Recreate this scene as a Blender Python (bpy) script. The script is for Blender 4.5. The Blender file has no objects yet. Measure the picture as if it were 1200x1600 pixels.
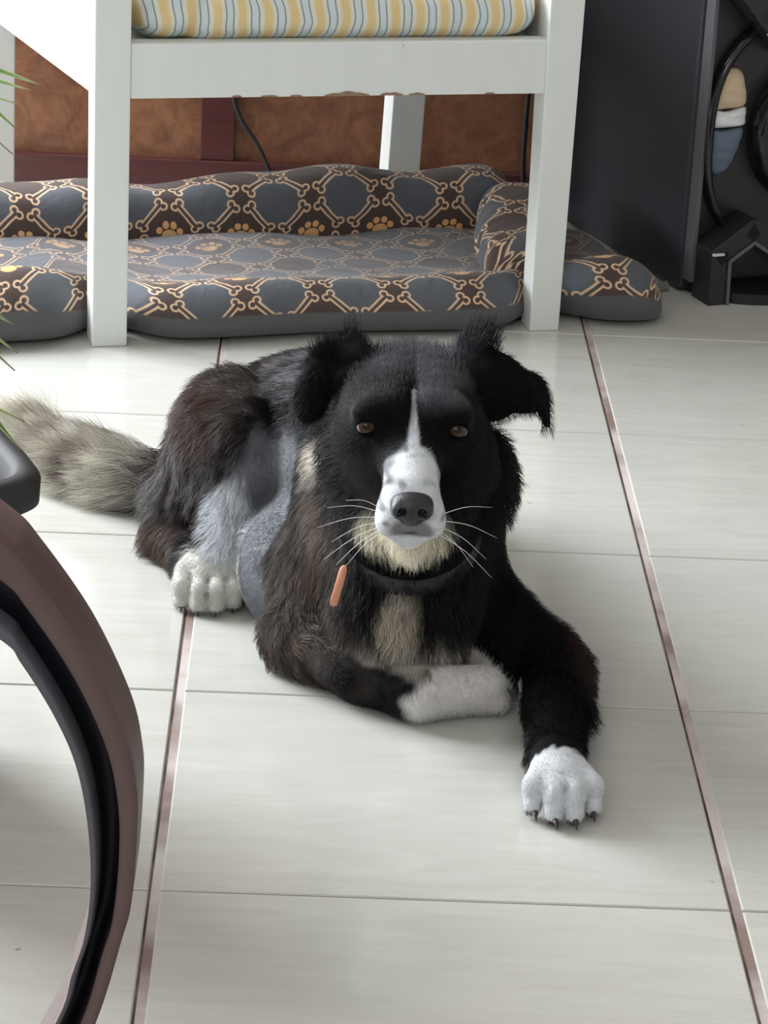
import bpy, bmesh, math, random
import numpy as np
from mathutils import Vector, Matrix, Euler

random.seed(4)
rng = np.random.default_rng(7)
SC = bpy.context.scene
COL = SC.collection

# ---------------------------------------------------------------- camera
def look_axes(p, r, y):
    f = np.array([math.sin(y)*math.cos(p), math.cos(y)*math.cos(p), -math.sin(p)])
    rt = np.array([math.cos(y), -math.sin(y), 0.0]); up = np.cross(rt, f)
    return rt*math.cos(r)+up*math.sin(r), -rt*math.sin(r)+up*math.cos(r), f
CAM_PITCH, CAM_ROLL, CAM_YAW, CAM_H = 0.3790, 0.0520, 0.0322, 1.080
cd = bpy.data.cameras.new('camera'); cam = bpy.data.objects.new('camera', cd); COL.objects.link(cam)
rt, up, fw = look_axes(CAM_PITCH, CAM_ROLL, CAM_YAW)
cam.matrix_world = Matrix(((rt[0], up[0], -fw[0], 0), (rt[1], up[1], -fw[1], 0), (rt[2], up[2], -fw[2], CAM_H), (0, 0, 0, 1)))
cd.sensor_fit = 'VERTICAL'; cd.sensor_height = 36.0; cd.lens = 36.0*4400/1600
cd.clip_start = .05; cd.clip_end = 50
SC.camera = cam

# ---------------------------------------------------------------- light and exposure
SC.view_settings.view_transform = 'Standard'; SC.view_settings.look = 'None'
SC.view_settings.exposure = 0.0; SC.view_settings.gamma = 1.0; SC.view_settings.use_curve_mapping = False
W = bpy.data.worlds.new('room_daylight'); SC.world = W; W.use_nodes = True
W.node_tree.nodes['Background'].inputs[0].default_value = (.95, .97, 1.0, 1)
W.node_tree.nodes['Background'].inputs[1].default_value = .56

def area_light(name, loc, target, sx, sy, power, color):
    l = bpy.data.lights.new(name, 'AREA'); l.shape = 'RECTANGLE'; l.size = sx; l.size_y = sy
    l.energy = power; l.color = color
    o = bpy.data.objects.new(name, l); COL.objects.link(o); o.location = loc
    d = Vector(target)-Vector(loc); o.rotation_euler = d.to_track_quat('-Z', 'Y').to_euler()
    return o
area_light('window_daylight', (-2.1, 3.55, 1.35), (0.1, 2.4, .1), 1.5, 1.9, 185, (.93, .97, 1.0))
area_light('front_fill_light', (-1.0, -0.6, 2.2), (0.1, 2.8, .1), 2.0, 1.4, 30, (1.0, .98, .95))  # added fill from the camera side, brightens the fronts

# ---------------------------------------------------------------- helpers
def tag(o, label=None, cat=None, group=None, kind=None):
    if label: o['label'] = label
    if cat: o['category'] = cat
    if group: o['group'] = group
    if kind: o['kind'] = kind
    return o
def empty(name, loc=(0, 0, 0), rz=0.0, **k):
    o = bpy.data.objects.new(name, None); COL.objects.link(o); o.location = loc; o.rotation_euler = (0, 0, rz)
    o.empty_display_size = .05
    return tag(o, **k)
def mesh_obj(name, verts, faces, mat, parent=None, smooth=True, **k):
    me = bpy.data.meshes.new(name); me.from_pydata([tuple(map(float, v)) for v in verts], [], [tuple(map(int, f)) for f in faces]); me.update()
    if smooth: me.polygons.foreach_set('use_smooth', [True]*len(me.polygons))
    for m in (mat if isinstance(mat, (list, tuple)) else [mat]): me.materials.append(m)
    o = bpy.data.objects.new(name, me); COL.objects.link(o); o.parent = parent
    return tag(o, **k)
def bm_obj(name, bm, mat, parent=None, smooth=False, bevel=0, **k):
    if bevel: bmesh.ops.bevel(bm, geom=bm.edges[:], offset=bevel, segments=2, affect='EDGES', profile=.6)
    bmesh.ops.recalc_face_normals(bm, faces=bm.faces)
    me = bpy.data.meshes.new(name); bm.to_mesh(me); bm.free()
    if smooth: me.polygons.foreach_set('use_smooth', [True]*len(me.polygons))
    for m in (mat if isinstance(mat, (list, tuple)) else [mat]): me.materials.append(m)
    o = bpy.data.objects.new(name, me); COL.objects.link(o); o.parent = parent
    return tag(o, **k)
def hexa(bm, pts):
    """eight corner points: four of the bottom (ccw), four of the top"""
    v = [bm.verts.new(p) for p in pts]
    for f in ((3, 2, 1, 0), (4, 5, 6, 7), (0, 1, 5, 4), (1, 2, 6, 5), (2, 3, 7, 6), (3, 0, 4, 7)): bm.faces.new([v[i] for i in f])
def box(bm, x0, x1, y0, y1, z0, z1):
    hexa(bm, [(x0, y0, z0), (x1, y0, z0), (x1, y1, z0), (x0, y1, z0), (x0, y0, z1), (x1, y0, z1), (x1, y1, z1), (x0, y1, z1)])
def catmull(P, n):
    P = np.asarray(P, float); out = []
    Q = np.vstack([2*P[0]-P[1], P, 2*P[-1]-P[-2]])
    for i in range(1, len(Q)-2):
        for k in range(n):
            t = k/n; a, b, c, d = Q[i-1], Q[i], Q[i+1], Q[i+2]
            out.append(.5*((2*b)+(-a+c)*t+(2*a-5*b+4*c-d)*t*t+(-a+3*b-3*c+d)*t**3))
    out.append(Q[-2]); return np.array(out)
def sweep(path, radii, sides=8, cap=True):
    """tube of varying radius along a path"""
    path = np.asarray(path, float); n = len(path); radii = np.broadcast_to(radii, (n,))
    T = np.gradient(path, axis=0); T /= np.linalg.norm(T, axis=1)[:, None]+1e-12
    a = np.array([0, 0, 1.]) if abs(T[0][2]) < .9 else np.array([1., 0, 0])
    N = np.cross(T[0], a); N /= np.linalg.norm(N); V = []
    for i in range(n):
        N = N-T[i]*(N@T[i]); N /= np.linalg.norm(N); B = np.cross(T[i], N)
        for s in range(sides):
            an = 2*math.pi*s/sides; V.append(path[i]+radii[i]*(N*math.cos(an)+B*math.sin(an)))
    F = []
    for i in range(n-1):
        for s in range(sides):
            s2 = (s+1) % sides; F.append((i*sides+s, i*sides+s2, (i+1)*sides+s2, (i+1)*sides+s))
    if cap: F.append(tuple(range(sides))[::-1]); F.append(tuple((n-1)*sides+s for s in range(sides)))
    return V, F
def grid_faces(nu, nv, wrap_u=False, wrap_v=False, off=0):
    F = []
    for i in range(nu if wrap_u else nu-1):
        for j in range(nv if wrap_v else nv-1):
            a = i*nv+j; b = ((i+1) % nu)*nv+j; c = ((i+1) % nu)*nv+(j+1) % nv; d = i*nv+(j+1) % nv
            F.append((a+off, b+off, c+off, d+off))
    return F

# ---------------------------------------------------------------- materials
class NT:
    def __init__(s, name):
        s.m = bpy.data.materials.new(name); s.m.use_nodes = True; s.t = s.m.node_tree; s.b = s.t.nodes['Principled BSDF']
    def node(s, typ, ins=(), **props):
        n = s.t.nodes.new(typ)
        for k, v in props.items(): setattr(n, k, v)
        for i, v in enumerate(ins):
            if v is not None: s.set(n.inputs[i], v)
        return n
    def set(s, sock, v):
        if hasattr(v, 'is_output'): s.t.links.new(v, sock)
        elif isinstance(v, (tuple, list)) and len(v) == 3 and sock.type == 'RGBA': sock.default_value = (*v, 1)
        else: sock.default_value = v
    def M(s, op, *a): return s.node('ShaderNodeMath', a, operation=op).outputs[0]
    def mix(s, fac, a, b, blend='MIX'):
        n = s.t.nodes.new('ShaderNodeMix'); n.data_type = 'RGBA'; n.blend_type = blend
        s.set(n.inputs[0], fac); s.set(n.inputs[6], a); s.set(n.inputs[7], b); return n.outputs[2]
    def ramp(s, fac, lo, hi):
        n = s.node('ShaderNodeMapRange', (fac, lo, hi, 0.0, 1.0)); n.clamp = True; return n.outputs[0]
    def noise(s, vec=None, scale=5.0, detail=3.0, rough=.5, dist=0.0):
        n = s.node('ShaderNodeTexNoise'); n.inputs['Scale'].default_value = scale; n.inputs['Detail'].default_value = detail
        n.inputs['Roughness'].default_value = rough; n.inputs['Distortion'].default_value = dist
        if vec is not None: s.set(n.inputs['Vector'], vec)
        return n.outputs['Fac']
    def obj(s): return s.node('ShaderNodeTexCoord').outputs['Object']
    def scaled(s, vec, sc):
        n = s.node('ShaderNodeMapping'); s.set(n.inputs[0], vec); n.inputs['Scale'].default_value = sc; return n.outputs[0]
    def bump(s, h, strength=.3, dist=.002):
        n = s.node('ShaderNodeBump'); n.inputs['Strength'].default_value = strength; n.inputs['Distance'].default_value = dist
        s.set(n.inputs['Height'], h); s.set(s.b.inputs['Normal'], n.outputs[0])
    def out(s, color=None, rough=.5, spec=None, metal=None, sheen=None, coat=None):
        if color is not None: s.set(s.b.inputs['Base Color'], color)
        s.set(s.b.inputs['Roughness'], rough)
        if spec is not None: s.set(s.b.inputs['Specular IOR Level'], spec)
        if metal is not None: s.b.inputs['Metallic'].default_value = metal
        if sheen is not None: s.b.inputs['Sheen Weight'].default_value = sheen
        if coat is not None: s.b.inputs['Coat Weight'].default_value = coat
        return s.m
def plain(name, col, rough=.5, var=.12, scale=30., bump=.0, **k):
    t = NT(name); n = t.noise(t.obj(), scale, 4)
    c = t.mix(n, tuple(x*(1-var) for x in col), tuple(min(1, x*(1+var)) for x in col))
    if bump: t.bump(n, bump, .002)
    return t.out(c, rough, **k)

def floor_material():
    t = NT('polished_beige_tile'); o = t.obj()
    n1 = t.noise(t.scaled(o, (1.2, 7, 1)), 5.0, 8, .62, 1.6); n2 = t.noise(t.scaled(o, (2, 20, 1)), 9., 6, .6, .6)
    n3 = t.noise(o, 2.2, 3)
    c = t.mix(t.ramp(n1, .3, .75), (.60, .60, .565), (.52, .515, .475))
    c = t.mix(t.M('MULTIPLY', t.ramp(n2, .54, .75), .22), c, (.42, .39, .34))
    c = t.mix(t.M('MULTIPLY', t.ramp(n3, .4, .7), .3), c, (.55, .57, .55))
    sp = t.ramp(t.noise(o, 55., 2), .76, .80); c = t.mix(t.M('MULTIPLY', sp, .6), c, (.2, .16, .12))
    r = t.M('ADD', t.M('MULTIPLY', n2, .08), .10)
    t.bump(t.noise(o, 6., 2), .04, .01)
    return t.out(c, r, spec=.6)
def grout_material(name, a, b, sc=25.):
    t = NT(name); return t.out(t.mix(t.ramp(t.noise(t.obj(), sc, 5), .4, .6), a, b), .7)
def white_paint():
    t = NT('white_chipped_paint'); o = t.obj()
    n = t.noise(t.scaled(o, (6, 6, 1.5)), 4., 5); c = t.mix(n, (.70, .73, .71), (.80, .83, .81))
    g = t.node('ShaderNodeNewGeometry').outputs['Pointiness']
    wear = t.M('MULTIPLY', t.ramp(g, .54, .62), t.ramp(t.noise(o, 14., 6, .7), .60, .68))
    c = t.mix(wear, c, (.22, .13, .08)); spots = t.M('MULTIPLY', t.ramp(t.noise(o, 60., 3), .74, .78), .7)
    c = t.mix(spots, c, (.35, .27, .2)); t.bump(t.noise(o, 90., 3), .12, .001)
    return t.out(c, .42)
def burl_wood():
    t = NT('orange_brown_burl_panel'); o = t.obj()
    n = t.noise(o, 16., 8, .65, 1.2); v = t.noise(t.scaled(o, (1, 1, .5)), 50., 4, .6, 2.)
    c = t.mix(t.ramp(n, .32, .68), (.120, .044, .022), (.27, .115, .055)); c = t.mix(t.M('MULTIPLY', t.ramp(v, .5, .75), .5), c, (.08, .028, .014))
    return t.out(c, .45)
def mahogany():
    t = NT('dark_mahogany'); o = t.obj(); n = t.noise(t.scaled(o, (3, 3, 24)), 5., 6, .6, .6)
    return t.out(t.mix(n, (.042, .010, .010), (.11, .028, .026)), .35)
def striped_fabric():
    t = NT('striped_cushion_fabric')
    uv = t.node('ShaderNodeAttribute', attribute_name='cloth').outputs['Vector']
    s = t.node('ShaderNodeSeparateXYZ', (uv,)); u, v = s.outputs[0], s.outputs[1]
    u = t.M('ADD', u, t.M('MULTIPLY', t.M('SUBTRACT', t.noise(uv, 9., 1), .5), .010))
    f = t.M('FRACT', t.M('DIVIDE', u, .0305))
    def band(lo, hi, soft=.03): return t.M('MULTIPLY', t.ramp(f, lo-soft, lo+soft), t.M('SUBTRACT', 1.0, t.ramp(f, hi-soft, hi+soft)))
    c = t.mix(band(.12, .46, .05), (.74, .73, .64), (.76, .57, .27))
    c = t.mix(band(.64, .92), c, (.62, .70, .74))
    c = t.mix(t.M('MULTIPLY', t.M('ADD', band(.60, .655, .012), band(.90, .955, .012)), .85), c, (.15, .20, .20))
    w = t.noise(t.scaled(uv, (700, 700, 1)), 1., 1); c = t.mix(t.M('MULTIPLY', w, .12), c, (.4, .4, .35)); t.bump(w, .15, .0006)
    return t.out(c, .85)
def bone_fabric():
    """grey fabric printed with outlined bones set in a diagonal lattice, solid paws in every other gap"""
    t = NT('bone_print_fabric'); at = t.node('ShaderNodeAttribute', attribute_name='cloth').outputs['Vector']
    s = t.node('ShaderNodeSeparateXYZ', (at,)); u, v, band = s.outputs
    S = .094
    u = t.M('DIVIDE', u, S); v = t.M('ADD', t.M('DIVIDE', v, S), .5)
    p = t.M('ADD', u, v); q = t.M('SUBTRACT', u, v)      # lattice turned by 45 degrees, cells of side 1
    P = t.M('ADD', p, .5); Q = t.M('ADD', q, .5)
    def tri(x): return t.M('SUBTRACT', t.M('ABSOLUTE', t.M('SUBTRACT', t.M('FRACT', x), .5)), 0.0)   # 0 at cell centre, .5 at line
    ap, aq = tri(P), tri(Q)
    dp = t.M('SUBTRACT', .5, ap); dq = t.M('SUBTRACT', .5, aq)     # distance to the lattice lines
    def bone(across, along):      # across: distance from line, along: distance from the middle of the edge
        shaft = t.M('MAXIMUM', t.M('SUBTRACT', across, .050), t.M('SUBTRACT', along, .30))
        k = t.M('SQRT', t.M('ADD', t.M('POWER', t.M('SUBTRACT', across, .066), 2.), t.M('POWER', t.M('SUBTRACT', along, .275), 2.)))
        return t.M('SMOOTH_MIN', shaft, t.M('SUBTRACT', k, .068), .02)
    b = t.M('MINIMUM', bone(dp, aq), bone(dq, ap))
    line = t.M('SUBTRACT', 1.0, t.ramp(t.M('ABSOLUTE', b), .009, .028))
    # cell parity: even cells hold a grey disc, odd ones stay brown with a paw now and then
    fp, fq = t.M('FLOOR', P), t.M('FLOOR', Q)
    par = t.M('ABSOLUTE', t.M('FRACT', t.M('MULTIPLY', t.M('ADD', fp, fq), .5))); par = t.M('GREATER_THAN', par, .25)
    cp = t.M('SUBTRACT', t.M('FRACT', P), .5); cq = t.M('SUBTRACT', t.M('FRACT', Q), .5)
    X = t.M('MULTIPLY', t.M('ADD', cp, cq), .5); Y = t.M('MULTIPLY', t.M('SUBTRACT', cp, cq), .5)
    def disc(x0, y0, rx, ry):
        d = t.M('ADD', t.M('POWER', t.M('DIVIDE', t.M('SUBTRACT', X, x0), rx), 2.), t.M('POWER', t.M('DIVIDE', t.M('SUBTRACT', Y, y0), ry), 2.))
        return t.M('SUBTRACT', 1.0, t.ramp(d, .85, 1.15))
    circ = disc(0, 0, .36, .36)
    paw = disc(0, -.05, .105, .085)
    for x0, y0 in ((-.145, .02), (-.055, .10), (.055, .10), (.145, .02)): paw = t.M('MAXIMUM', paw, disc(x0, y0, .045, .055))
    odd = t.M('GREATER_THAN', t.M('FRACT', t.M('MULTIPLY', t.M('ADD', t.M('MULTIPLY', fp, 1.), t.M('MULTIPLY', fq, 3.)), .25)), .6)
    grey, brown, tan = (.092, .099, .115), (.070, .048, .042), (.72, .49, .32)
    c = t.mix(t.M('MULTIPLY', circ, t.M('SUBTRACT', 1.0, par)), brown, grey)
    c = t.mix(t.M('MULTIPLY', t.M('MULTIPLY', paw, par), odd), c, (.72, .40, .17))
    c = t.mix(line, c, tan)
    # worn, dusty print on the lying surface
    worn = t.node('ShaderNodeAttribute', attribute_name='worn').outputs['Fac']
    dust = t.ramp(t.noise(at, 18., 6, .65, 1.0), .3, .7)
    c = t.mix(t.M('MULTIPLY', worn, t.M('ADD', .25, t.M('MULTIPLY', dust, .6))), c, (.125, .125, .14))
    c = t.mix(t.M('MULTIPLY', worn, t.M('MULTIPLY', t.ramp(t.noise(at, 40., 5, .7, 1.5), .6, .75), .35)), c, (.32, .25, .22))
    c = t.mix(t.ramp(band, .4, .6), c, (.095, .098, .098))
    w = t.noise(t.scaled(at, (900, 900, 1)), 1., 1); f = t.noise(at, 22., 4, .6, .8)
    t.bump(t.M('ADD', t.M('MULTIPLY', w, .1), f), .35, .008)
    return t.out(c, .8, spec=.3, sheen=.15)

M = dict(
    tile=floor_material(),
    grout=grout_material('brown_grout', (.06, .035, .025), (.16, .11, .09)),
    wide_grout=grout_material('wide_brown_grout', (.24, .17, .15), (.58, .52, .50), 7.),
    paint=white_paint(), burl=burl_wood(), mahogany=mahogany(), stripes=striped_fabric(), bones=bone_fabric(),
    plaster=plain('pale_wall_plaster', (.62, .60, .56), .9, .05, 8.),
    slate=plain('dark_slate_vinyl', (.019, .021, .029), .45, .25, 300., bump=.15),
    blackplastic=plain('black_plastic', (.012, .012, .014), .35, .2, 60.),
    glossblack=plain('glossy_black_plastic', (.008, .008, .010), .12, .2, 40.),
    greytrim=plain('grey_satin_plastic', (.10, .10, .115), .35, .1, 60.),
    silver=plain('silver_mark', (.65, .65, .66), .3, .05, 60.),
    potblack=plain('black_nursery_plastic', (.016, .015, .018), .62, .3, 40., bump=.2),
    hoopbrown=plain('matt_brown_plastic', (.105, .062, .058), .5, .12, 50., bump=.1),
    hoopblack=plain('black_channel_lining', (.006, .006, .012), .55, .3, 20.),
    soil=plain('potting_soil', (.03, .02, .014), .95, .5, 150., bump=.9),
    cable=plain('black_cable_rubber', (.01, .01, .01), .5, .1, 50.),
    tan=plain('beige_reflection', (.62, .49, .33), .9, .12, 40., bump=.3),  # this and the next two colour the reflection pads on the loudspeaker
    whitereflection=plain('white_reflection', (.78, .79, .82), .9, .06, 60., bump=.3),
    blue=plain('grey_blue_reflection', (.13, .16, .22), .9, .3, 25., bump=.3),
)

# ---------------------------------------------------------------- the setting
TW, TD = .45, .3565                      # tile width, tile depth
GX, GY = .350, 3.333                     # a joint crossing behind the dog
def build_floor():
    V, F, MI = [], [], []
    gw, gt, h, bv = .0095, .0022, .0020, .0013
    def quad(a, b, c, d, m): F.append((a, b, c, d)); MI.append(m)
    for i in range(-6, 8):
        for j in range(-3, 10):
            x0 = GX+(i-1)*TW+gw/2; x1 = x0+TW-gw; y1 = GY-j*TD-gt/2+TD; y0 = y1-TD+gt
            if y1 > 4.6: continue
            n = len(V)
            b2 = min(bv, .0010)
            for (xx0, xx1, yy0, yy1, z) in ((x0, x1, y0, y1, -h), (x0, x1, y0, y1, -b2), (x0+bv, x1-bv, y0+b2, y1-b2, 0.)):
                V += [(xx0, yy0, z), (xx1, yy0, z), (xx1, yy1, z), (xx0, yy1, z)]
            quad(n+8, n+9, n+10, n+11, 0)
            for L in (0, 4):
                for k in range(4): quad(n+L+k, n+L+(k+1) % 4, n+L+4+(k+1) % 4, n+L+4+k, 0)
    x0, x1, y0, y1 = -3.0, 3.6, -.6, 4.6
    n = len(V); V += [(x0, y0, -.0016), (x1, y0, -.0016), (x1, y1, -.0016), (x0, y1, -.0016)]; quad(n, n+1, n+2, n+3, 1)
    for i in range(-6, 8):               # the wide joints are filled a little higher and paler
        x = GX+(i-1)*TW; n = len(V); V += [(x-gw/2+.0022, y0, -.0011), (x+gw/2+.0003, y0, -.0011), (x+gw/2+.0003, y1, -.0011), (x-gw/2+.0022, y1, -.0011)]
        quad(n, n+1, n+2, n+3, 2)
    o = mesh_obj('floor', V, F, [M['tile'], M['grout'], M['wide_grout']], smooth=False, kind='structure')
    o.data.polygons.foreach_set('material_index', MI)
build_floor()
WY = 3.90
def wall(name, x0, x1, y0, y1, z0, z1, mat):
    bm = bmesh.new(); box(bm, x0, x1, y0, y1, z0, z1); return bm_obj(name, bm, mat, kind='structure')
wall('wall_back', -.78, 2.6, WY, WY+.1, 0, 2.4, M['burl'])
wall('wall_right', 2.6, 2.7, -.5, WY+.1, 0, 2.4, M['plaster'])
wall('ceiling', -2.9, 2.7, -.5, WY+.1, 2.4, 2.5, M['plaster'])
bm = bmesh.new(); box(bm, -.78, 2.6, WY-.014, WY, 0, .055); bm_obj('baseboard_back', bm, M['mahogany'], bevel=.002, kind='structure')
for k, x in enumerate((-.69, -.137, .42, .98, 1.54, 2.1)):
    bm = bmesh.new(); box(bm, x-.024, x+.024, WY-.010, WY, .055, 2.4); bm_obj('trim_%d' % (k+1), bm, M['mahogany'], bevel=.0015, kind='structure')

# ---------------------------------------------------------------- white chair with striped cushion
TH = math.radians(13.8)
chair = empty('armchair', (-.2150, 3.2140, 0), TH, label='white painted wooden armchair with striped seat cushion, standing over the dog bed', cat='chair')
def leg(name, p0, p1, w0, w1):
    bm = bmesh.new(); (x, y, z), (X, Y, Z) = p0, p1
    a, b = w0/2, w1/2
    hexa(bm, [(x-a, y-a, z), (x+a, y-a, z), (x+a, y+a, z), (x-a, y+a, z), (X-b, Y-b, Z), (X+b, Y-b, Z), (X+b, Y+b, Z), (X-b, Y+b, Z)])
    bmesh.ops.subdivide_edges(bm, edges=[e for e in bm.edges if e.calc_length() > .2], cuts=8)
    return bm_obj(name, bm, M['paint'], chair, bevel=.0022)
leg('leg', (-.021, .021, 0), (-.0215, .022, .60), .042, .043)
leg('leg', (.526, .021, 0), (.5255, .022, .60), .038, .046)
leg('leg', (-.096, .490, 0), (-.082, .550, .95), .046, .046)
leg('leg', (.462, .490, 0), (.505, .550, .95), .046, .046)
def cbar(name, x0, x1, y0, y1, z0, z1, bev=.002, cuts=0):
    bm = bmesh.new(); box(bm, x0, x1, y0, y1, z0, z1)
    if cuts: bmesh.ops.subdivide_edges(bm, edges=[e for e in bm.edges if e.calc_length() > .2], cuts=cuts)
    return bm_obj(name, bm, M['paint'], chair, bevel=bev)
cbar('front_rail', 0.0, .505, .003, .030, .301, .366)
for xa, xb in ((-.041, -.109), (.541, .492)):
    bm = bmesh.new(); xi, xj = (xa+.028, xb+.028) if xa < 0 else (xa-.028, xb-.028)
    hexa(bm, [(min(xa, xi), .043, .300), (max(xa, xi), .043, .300), (max(xb, xj), .480, .300), (min(xb, xj), .480, .300), (min(xa, xi), .043, .445), (max(xa, xi), .043, .445), (max(xb, xj), .480, .445), (min(xb, xj), .480, .445)])
    bm_obj('side_rail', bm, M['paint'], chair, bevel=.002)
cbar('back_rail', -.07, .46, .478, .502, .300, .366)
cbar('seat_board', -.009, .511, .030, .478, .335, .352)
for x0 in (-.055, .495): cbar('armrest', x0, x0+.065, -.03, .53, .601, .625, .005)
cbar('backrest_rail', -.06, .48, .515, .537, .86, .935); cbar('backrest_rail', -.065, .465, .505, .527, .46, .52)
for k in range(5): cbar('backrest_slat', .01+k*.09, .05+k*.09, .512, .524, .52, .86)
# paint lost along the lower edge of the front rail: bare wood showing
t_ = NT('bare_brown_wood'); bare = t_.out(t_.mix(t_.noise(t_.obj(), 120., 4), (.16, .08, .05), (.40, .27, .18)), .8)
def chip(x, w, hgt):
    V, F = [], []; n0 = 0; N = 14
    for i in range(N):
        u_ = i/(N-1); hh = hgt*(math.sin(math.pi*u_)**.6)*(.5+.5*random.random())+.0004
        V.append((x+w*u_, .00245, .3014)); V.append((x+w*u_, .00245, .3022+hh))
    for i in range(N-1): F.append((n0+2*i, n0+2*i+2, n0+2*i+3, n0+2*i+1))
    mesh_obj('bare_wood_chip', V, F, bare, chair, smooth=False, label='bare brown wood where the paint has chipped')
for x, w, hh in ((.232, .055, .005), (.30, .028, .003), (.12, .012, .0018), (.155, .02, .0015), (.19, .015, .0015), (.335, .02, .002), (.43, .012, .0015)): chip(x, w, hh)

def cushion():
    V, UV = [], []; nu, nv = 120, 44
    x0, x1 = .006, .503; ay = .235; cy = .245; hz = .046; cz = .352+.046
    for i in range(nu):
        s = -1+2*i/(nu-1); x = (x0+x1)/2+(x1-x0)/2*s
        e = max(0., 1-abs(s)**14)**(1/2.6)
        for j in range(nv):
            a = -math.pi/2-2*math.pi*j/nv      # starts underneath, runs up the front
            c_, s_ = math.cos(a), math.sin(a)
            yy = cy-ay*e**.3*math.copysign(abs(c_)**.45, c_)*-1 if False else cy+ay*(e**.25)*math.copysign(abs(c_)**.35, c_)
            wv = .003*math.sin(x*37+1)*math.sin(j*.35)+.0012*math.sin(x*90+j*.3)
            fold = .008*math.exp(-((x-.085-(.03*s_))/.012)**2)
            zz = cz+hz*max(e, .25)*math.copysign(abs(s_)**.75, s_)
            if s_ > -.3: zz += wv
            if c_ < 0: yy += fold+wv*.4
            V.append((x, yy, max(zz, .3525)))
            arc = j/nv*1.15
            UV.append((x+.0035*math.sin(arc*17+.6), arc))
    n = len(V); F = grid_faces(nu, nv, wrap_v=True)
    F.append(tuple(range(nv))); F.append(tuple((nu-1)*nv+k for k in range(nv))[::-1])
    o = mesh_obj('seat_cushion', V, F, M['stripes'])
    at = o.data.attributes.new('cloth', 'FLOAT_VECTOR', 'POINT'); at.data.foreach_set('vector', [c for u, v in UV for c in (u, v, 0.)])
    o.location = chair.location; o.rotation_euler = chair.rotation_euler
    tag(o, 'seat cushion in yellow, white and grey stripes lying on the white chair', 'cushion')
    sd = o.modifiers.new('smooth', 'SUBSURF'); sd.levels = 1; sd.render_levels = 1
cushion()

# ---------------------------------------------------------------- dog bed
BO = np.array([-.363, 3.182]); BT = math.radians(13.5)
bed = empty('dog_bed', (BO[0], BO[1], 0), BT, label='rectangular grey dog bed printed with tan bones and paws, lying under the white chair', cat='dog bed')
def cloth_obj(name, V, F, C, worn=None, parent=bed, sub=1):
    o = mesh_obj(name, V, F, M['bones'], parent)
    at = o.data.attributes.new('cloth', 'FLOAT_VECTOR', 'POINT'); at.data.foreach_set('vector', np.asarray(C, float).ravel())
    aw = o.data.attributes.new('worn', 'FLOAT', 'POINT'); aw.data.foreach_set('value', np.zeros(len(V)) if worn is None else np.asarray(worn, float))
    if sub: m = o.modifiers.new('smooth', 'SUBSURF'); m.levels = sub; m.render_levels = sub
    return o
def gauss(x, c, w): return math.exp(-((x-c)/w)**2)
def bed_base():
    """lying surface and the low padded front edge in one cover; the edge is squeezed in where the chair legs stand"""
    V, C, Wn = [], [], []; nu = 190
    A0, A1 = -.22, .845
    prof = [(0.10, 0.002, 1), (.012, .001, 1), (-.006, .010, 1), (-.012, .022, 1), (-.009, .030, .9), (-.004, .040, 0), (.004, .048, 0), (.016, .057, 0), (.032, .064, 0), (.050, .063, 0), (.070, .056, 0), (.10, .049, 0), (.14, .046, 0), (.18, .046, 0), (.22, .046, 0), (.26, .048, 0), (.30, .05, 0), (.33, .03, 0), (.335, .004, 0)]
    nv = len(prof)
    for i in range(nu):
        a = A0+(A1-A0)*i/(nu-1)
        pin = gauss(a, .135, .045)+gauss(a, .690, .050)              # at the chair legs
        e = min(1., max(0., (A1-a)/.065)); e = math.sqrt(1-(1-e)**2)
        eL = min(1., max(0., (a-A0)/.06)); eL = math.sqrt(1-(1-eL)**2); e2 = min(e, eL)
        puff = 1+.38*gauss(a, .02, .09)+.30*gauss(a, .78, .07)
        sag = .004*math.sin(a*23+.5)
        arc = 0; last = None
        for j, (b, z, s) in enumerate(prof):
            if j < 11: bb = b+pin*.060+(.004*math.sin(a*19) if 0 < j else 0)
            else: bb = b
            if a > .70 and j > 10: bb = .05+(b-.05)*(1-.0*(a-.7))
            zz = z*(puff if j < 12 else 1)*(.30+.70*e2)+(sag if j > 4 else 0)*.6
            zz *= (1-.18*pin*(j < 11))
            if 9 < j < 17: zz += .004*math.sin(a*31+b*40)*math.sin(b*23+a*9)
            zz = max(zz, .001)
            bb2 = .045+(bb-.045)*(max(e2, .05) if j < 9 else 1.)
            if e < 1 and j >= 9: bb2 = min(bb2, .045+.30*e+.02)
            if last is not None: arc += math.hypot(bb2-last[0], zz-last[1])
            last = (bb2, zz)
            V.append((a, bb2, zz)); C.append((a+.032, arc-.118, s)); Wn.append(1. if j > 10 else (.35 if j > 9 else 0.))
    F = grid_faces(nu, nv); F = [f[::-1] for f in F]
    F.append(tuple(range(nv))); F.append(tuple((nu-1)*nv+k for k in range(nv))[::-1])
    cloth_obj('base_cushion', V, F, C, Wn)
bed_base()
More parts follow.
